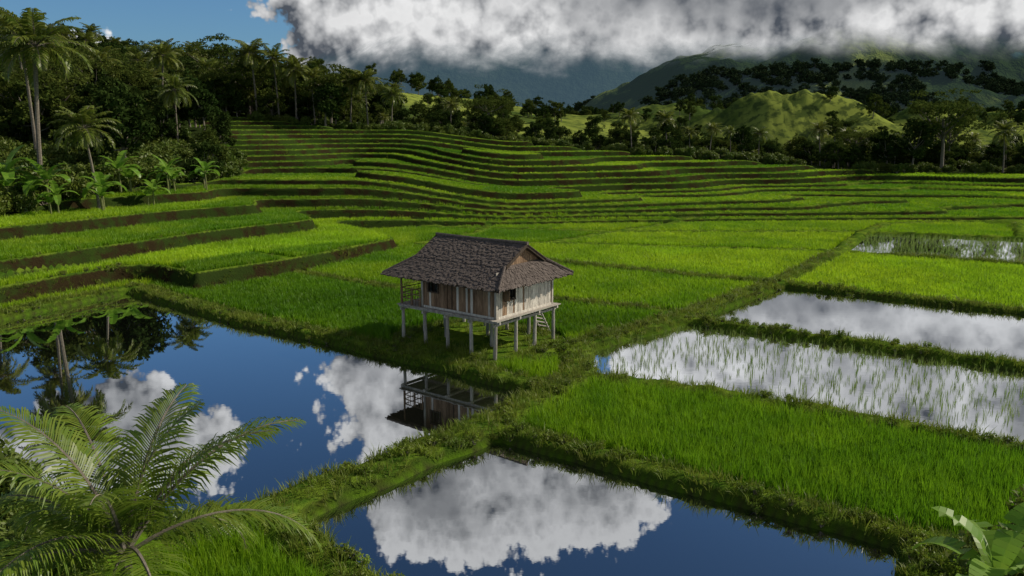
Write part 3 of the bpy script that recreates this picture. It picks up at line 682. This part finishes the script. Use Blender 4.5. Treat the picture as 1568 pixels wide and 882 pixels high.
# ------------------------------------------------------------------ world
w=bpy.data.worlds.new('World');S.world=w;w.use_nodes=True;w.node_tree.nodes.clear();t=NT(w.node_tree)
SUN=Vector((.76,.20,.56)).normalized();sel=math.asin(SUN.z);srot=math.atan2(SUN.x,SUN.y)
out=t.n('ShaderNodeOutputWorld');sky=t.n('ShaderNodeTexSky',sky_type='NISHITA',sun_disc=False,sun_elevation=sel,sun_rotation=srot)
bg=t.n('ShaderNodeBackground')
tc=t.n('ShaderNodeTexCoord');sp=t.n('ShaderNodeSeparateXYZ');t.l(tc.outputs['Generated'],sp.inputs[0])
az=t.m('MULTIPLY',t.m('ARCTAN2',sp.outputs[0],sp.outputs[1]),57.2958)
el=t.m('MULTIPLY',t.m('ARCSINE',sp.outputs[2]),57.2958)
t.l(t.mix(1.0,sky.outputs[0],C(.50,.80,1.1),'MULTIPLY'),bg.inputs[0]);t.l(t.ramp(el,12,34,.085,.045),bg.inputs[1])
blobs=[(-7,8,13.5,7.5),(-8,19,9,6.5),(0,12,9,8),(16,8,33,13),(20,9,22,12),(38,14,20,14),(-2,26,12,5.8),(6,26,8,4),(24,18,17,8),(-28,20.5,9,5.4),(-38,22,9,6),(-30,2,14,4.0),(8,3,40,5),(60,30,30,18),(-70,35,25,16),(130,25,60,20),(-140,30,50,22),(180,60,90,14)]
def build_group(name,det,vdet):
    g=bpy.data.node_groups.new(name,'ShaderNodeTree')
    g.interface.new_socket(name='az',in_out='INPUT',socket_type='NodeSocketFloat');g.interface.new_socket(name='el',in_out='INPUT',socket_type='NodeSocketFloat');g.interface.new_socket(name='d',in_out='OUTPUT',socket_type='NodeSocketFloat')
    u=NT(g);gi=u.n('NodeGroupInput');go=u.n('NodeGroupOutput');acc=None
    for (a,e,rx,ry) in blobs:
        dx=u.m('DIVIDE',u.m('SUBTRACT',gi.outputs[0],a),rx);dy=u.m('DIVIDE',u.m('SUBTRACT',gi.outputs[1],e),ry)
        d=u.m('SUBTRACT',1.0,u.m('SQRT',u.m('ADD',u.m('MULTIPLY',dx,dx),u.m('MULTIPLY',dy,dy))))
        acc=d if acc is None else u.m('SMOOTH_MAX',acc,d,.12)
    acc=u.m('MINIMUM',acc,.6)
    cv=u.n('ShaderNodeCombineXYZ');u.l(gi.outputs[0],cv.inputs[0]);u.l(gi.outputs[1],cv.inputs[1])
    nz=u.noise(.13,det,.54,cv.outputs[0],'2D')
    vo=u.n('ShaderNodeTexVoronoi',feature='F1',voronoi_dimensions='2D');vo.inputs['Scale'].default_value=.45;vo.inputs['Detail'].default_value=vdet;vo.inputs['Roughness'].default_value=.6;u.l(cv.outputs[0],vo.inputs['Vector'])
    d=u.m('ADD',acc,u.m('MULTIPLY',u.m('SUBTRACT',nz,.5),1.0));d=u.m('ADD',d,u.m('MULTIPLY',u.m('SUBTRACT',.45,vo.outputs['Distance']),.30));u.l(d,go.inputs[0]);return g
gA=build_group('cloud_density',8,3);gB=build_group('cloud_density_soft',5,1)
def dens(g,a,e):
    n=t.n('ShaderNodeGroup');n.node_tree=g;t.put(n.inputs[0],a);t.put(n.inputs[1],e);return n.outputs[0]
d1=dens(gA,az,el);d2=dens(gB,t.m('ADD',az,.8),t.m('ADD',el,1.4));
alpha=t.ramp(d1,.03,.14)
lit=t.m('ADD',.84,t.m('MULTIPLY',t.m('SUBTRACT',d1,d2),2.1),clamp=True)
core=t.ramp(el,9,17,.84,.34)
lit=t.m('MULTIPLY',lit,t.ramp(d1,.18,.75,1.0,core))
sx=t.m('DIVIDE',t.m('SUBTRACT',az,13),17);sy=t.m('DIVIDE',t.m('SUBTRACT',el,9.6),4.2)
st=t.m('SQRT',t.m('ADD',t.m('MULTIPLY',sx,sx),t.m('MULTIPLY',sy,sy)));st=t.ramp(t.m('ADD',st,t.m('MULTIPLY',t.m('SUBTRACT',d1,.5),-.9)),.35,1.1,.36,1.0)
lit=t.m('MULTIPLY',lit,st)
ccol=t.mix(lit,C(.085,.10,.125),C(1.0,1.0,1.0))
bc=t.n('ShaderNodeBackground');t.l(ccol,bc.inputs[0]);bc.inputs[1].default_value=.86
mx=t.n('ShaderNodeMixShader');t.l(alpha,mx.inputs[0]);t.l(bg.outputs[0],mx.inputs[1]);t.l(bc.outputs[0],mx.inputs[2]);t.l(mx.outputs[0],out.inputs[0])
w.cycles.sampling_method='MANUAL';w.cycles.sample_map_resolution=512
# ------------------------------------------------------------------ sun & camera
sl=bpy.data.lights.new('sun','SUN');sl.energy=5.0;sl.angle=R(.6);sl.color=(1,.90,.74);so=link(bpy.data.objects.new('sun',sl));so.rotation_euler=SUN.to_track_quat('Z','Y').to_euler();so.location=(40,-20,60)
cd=bpy.data.cameras.new('camera');cd.lens=28;cd.sensor_width=36;cd.clip_end=9000;cd.clip_start=.2
co=link(bpy.data.objects.new('camera',cd));co.location=(0,0,12);co.rotation_euler=(R(90-11.17),0,0);S.camera=co
S.view_settings.view_transform='Standard';S.view_settings.look='None';S.view_settings.exposure=0
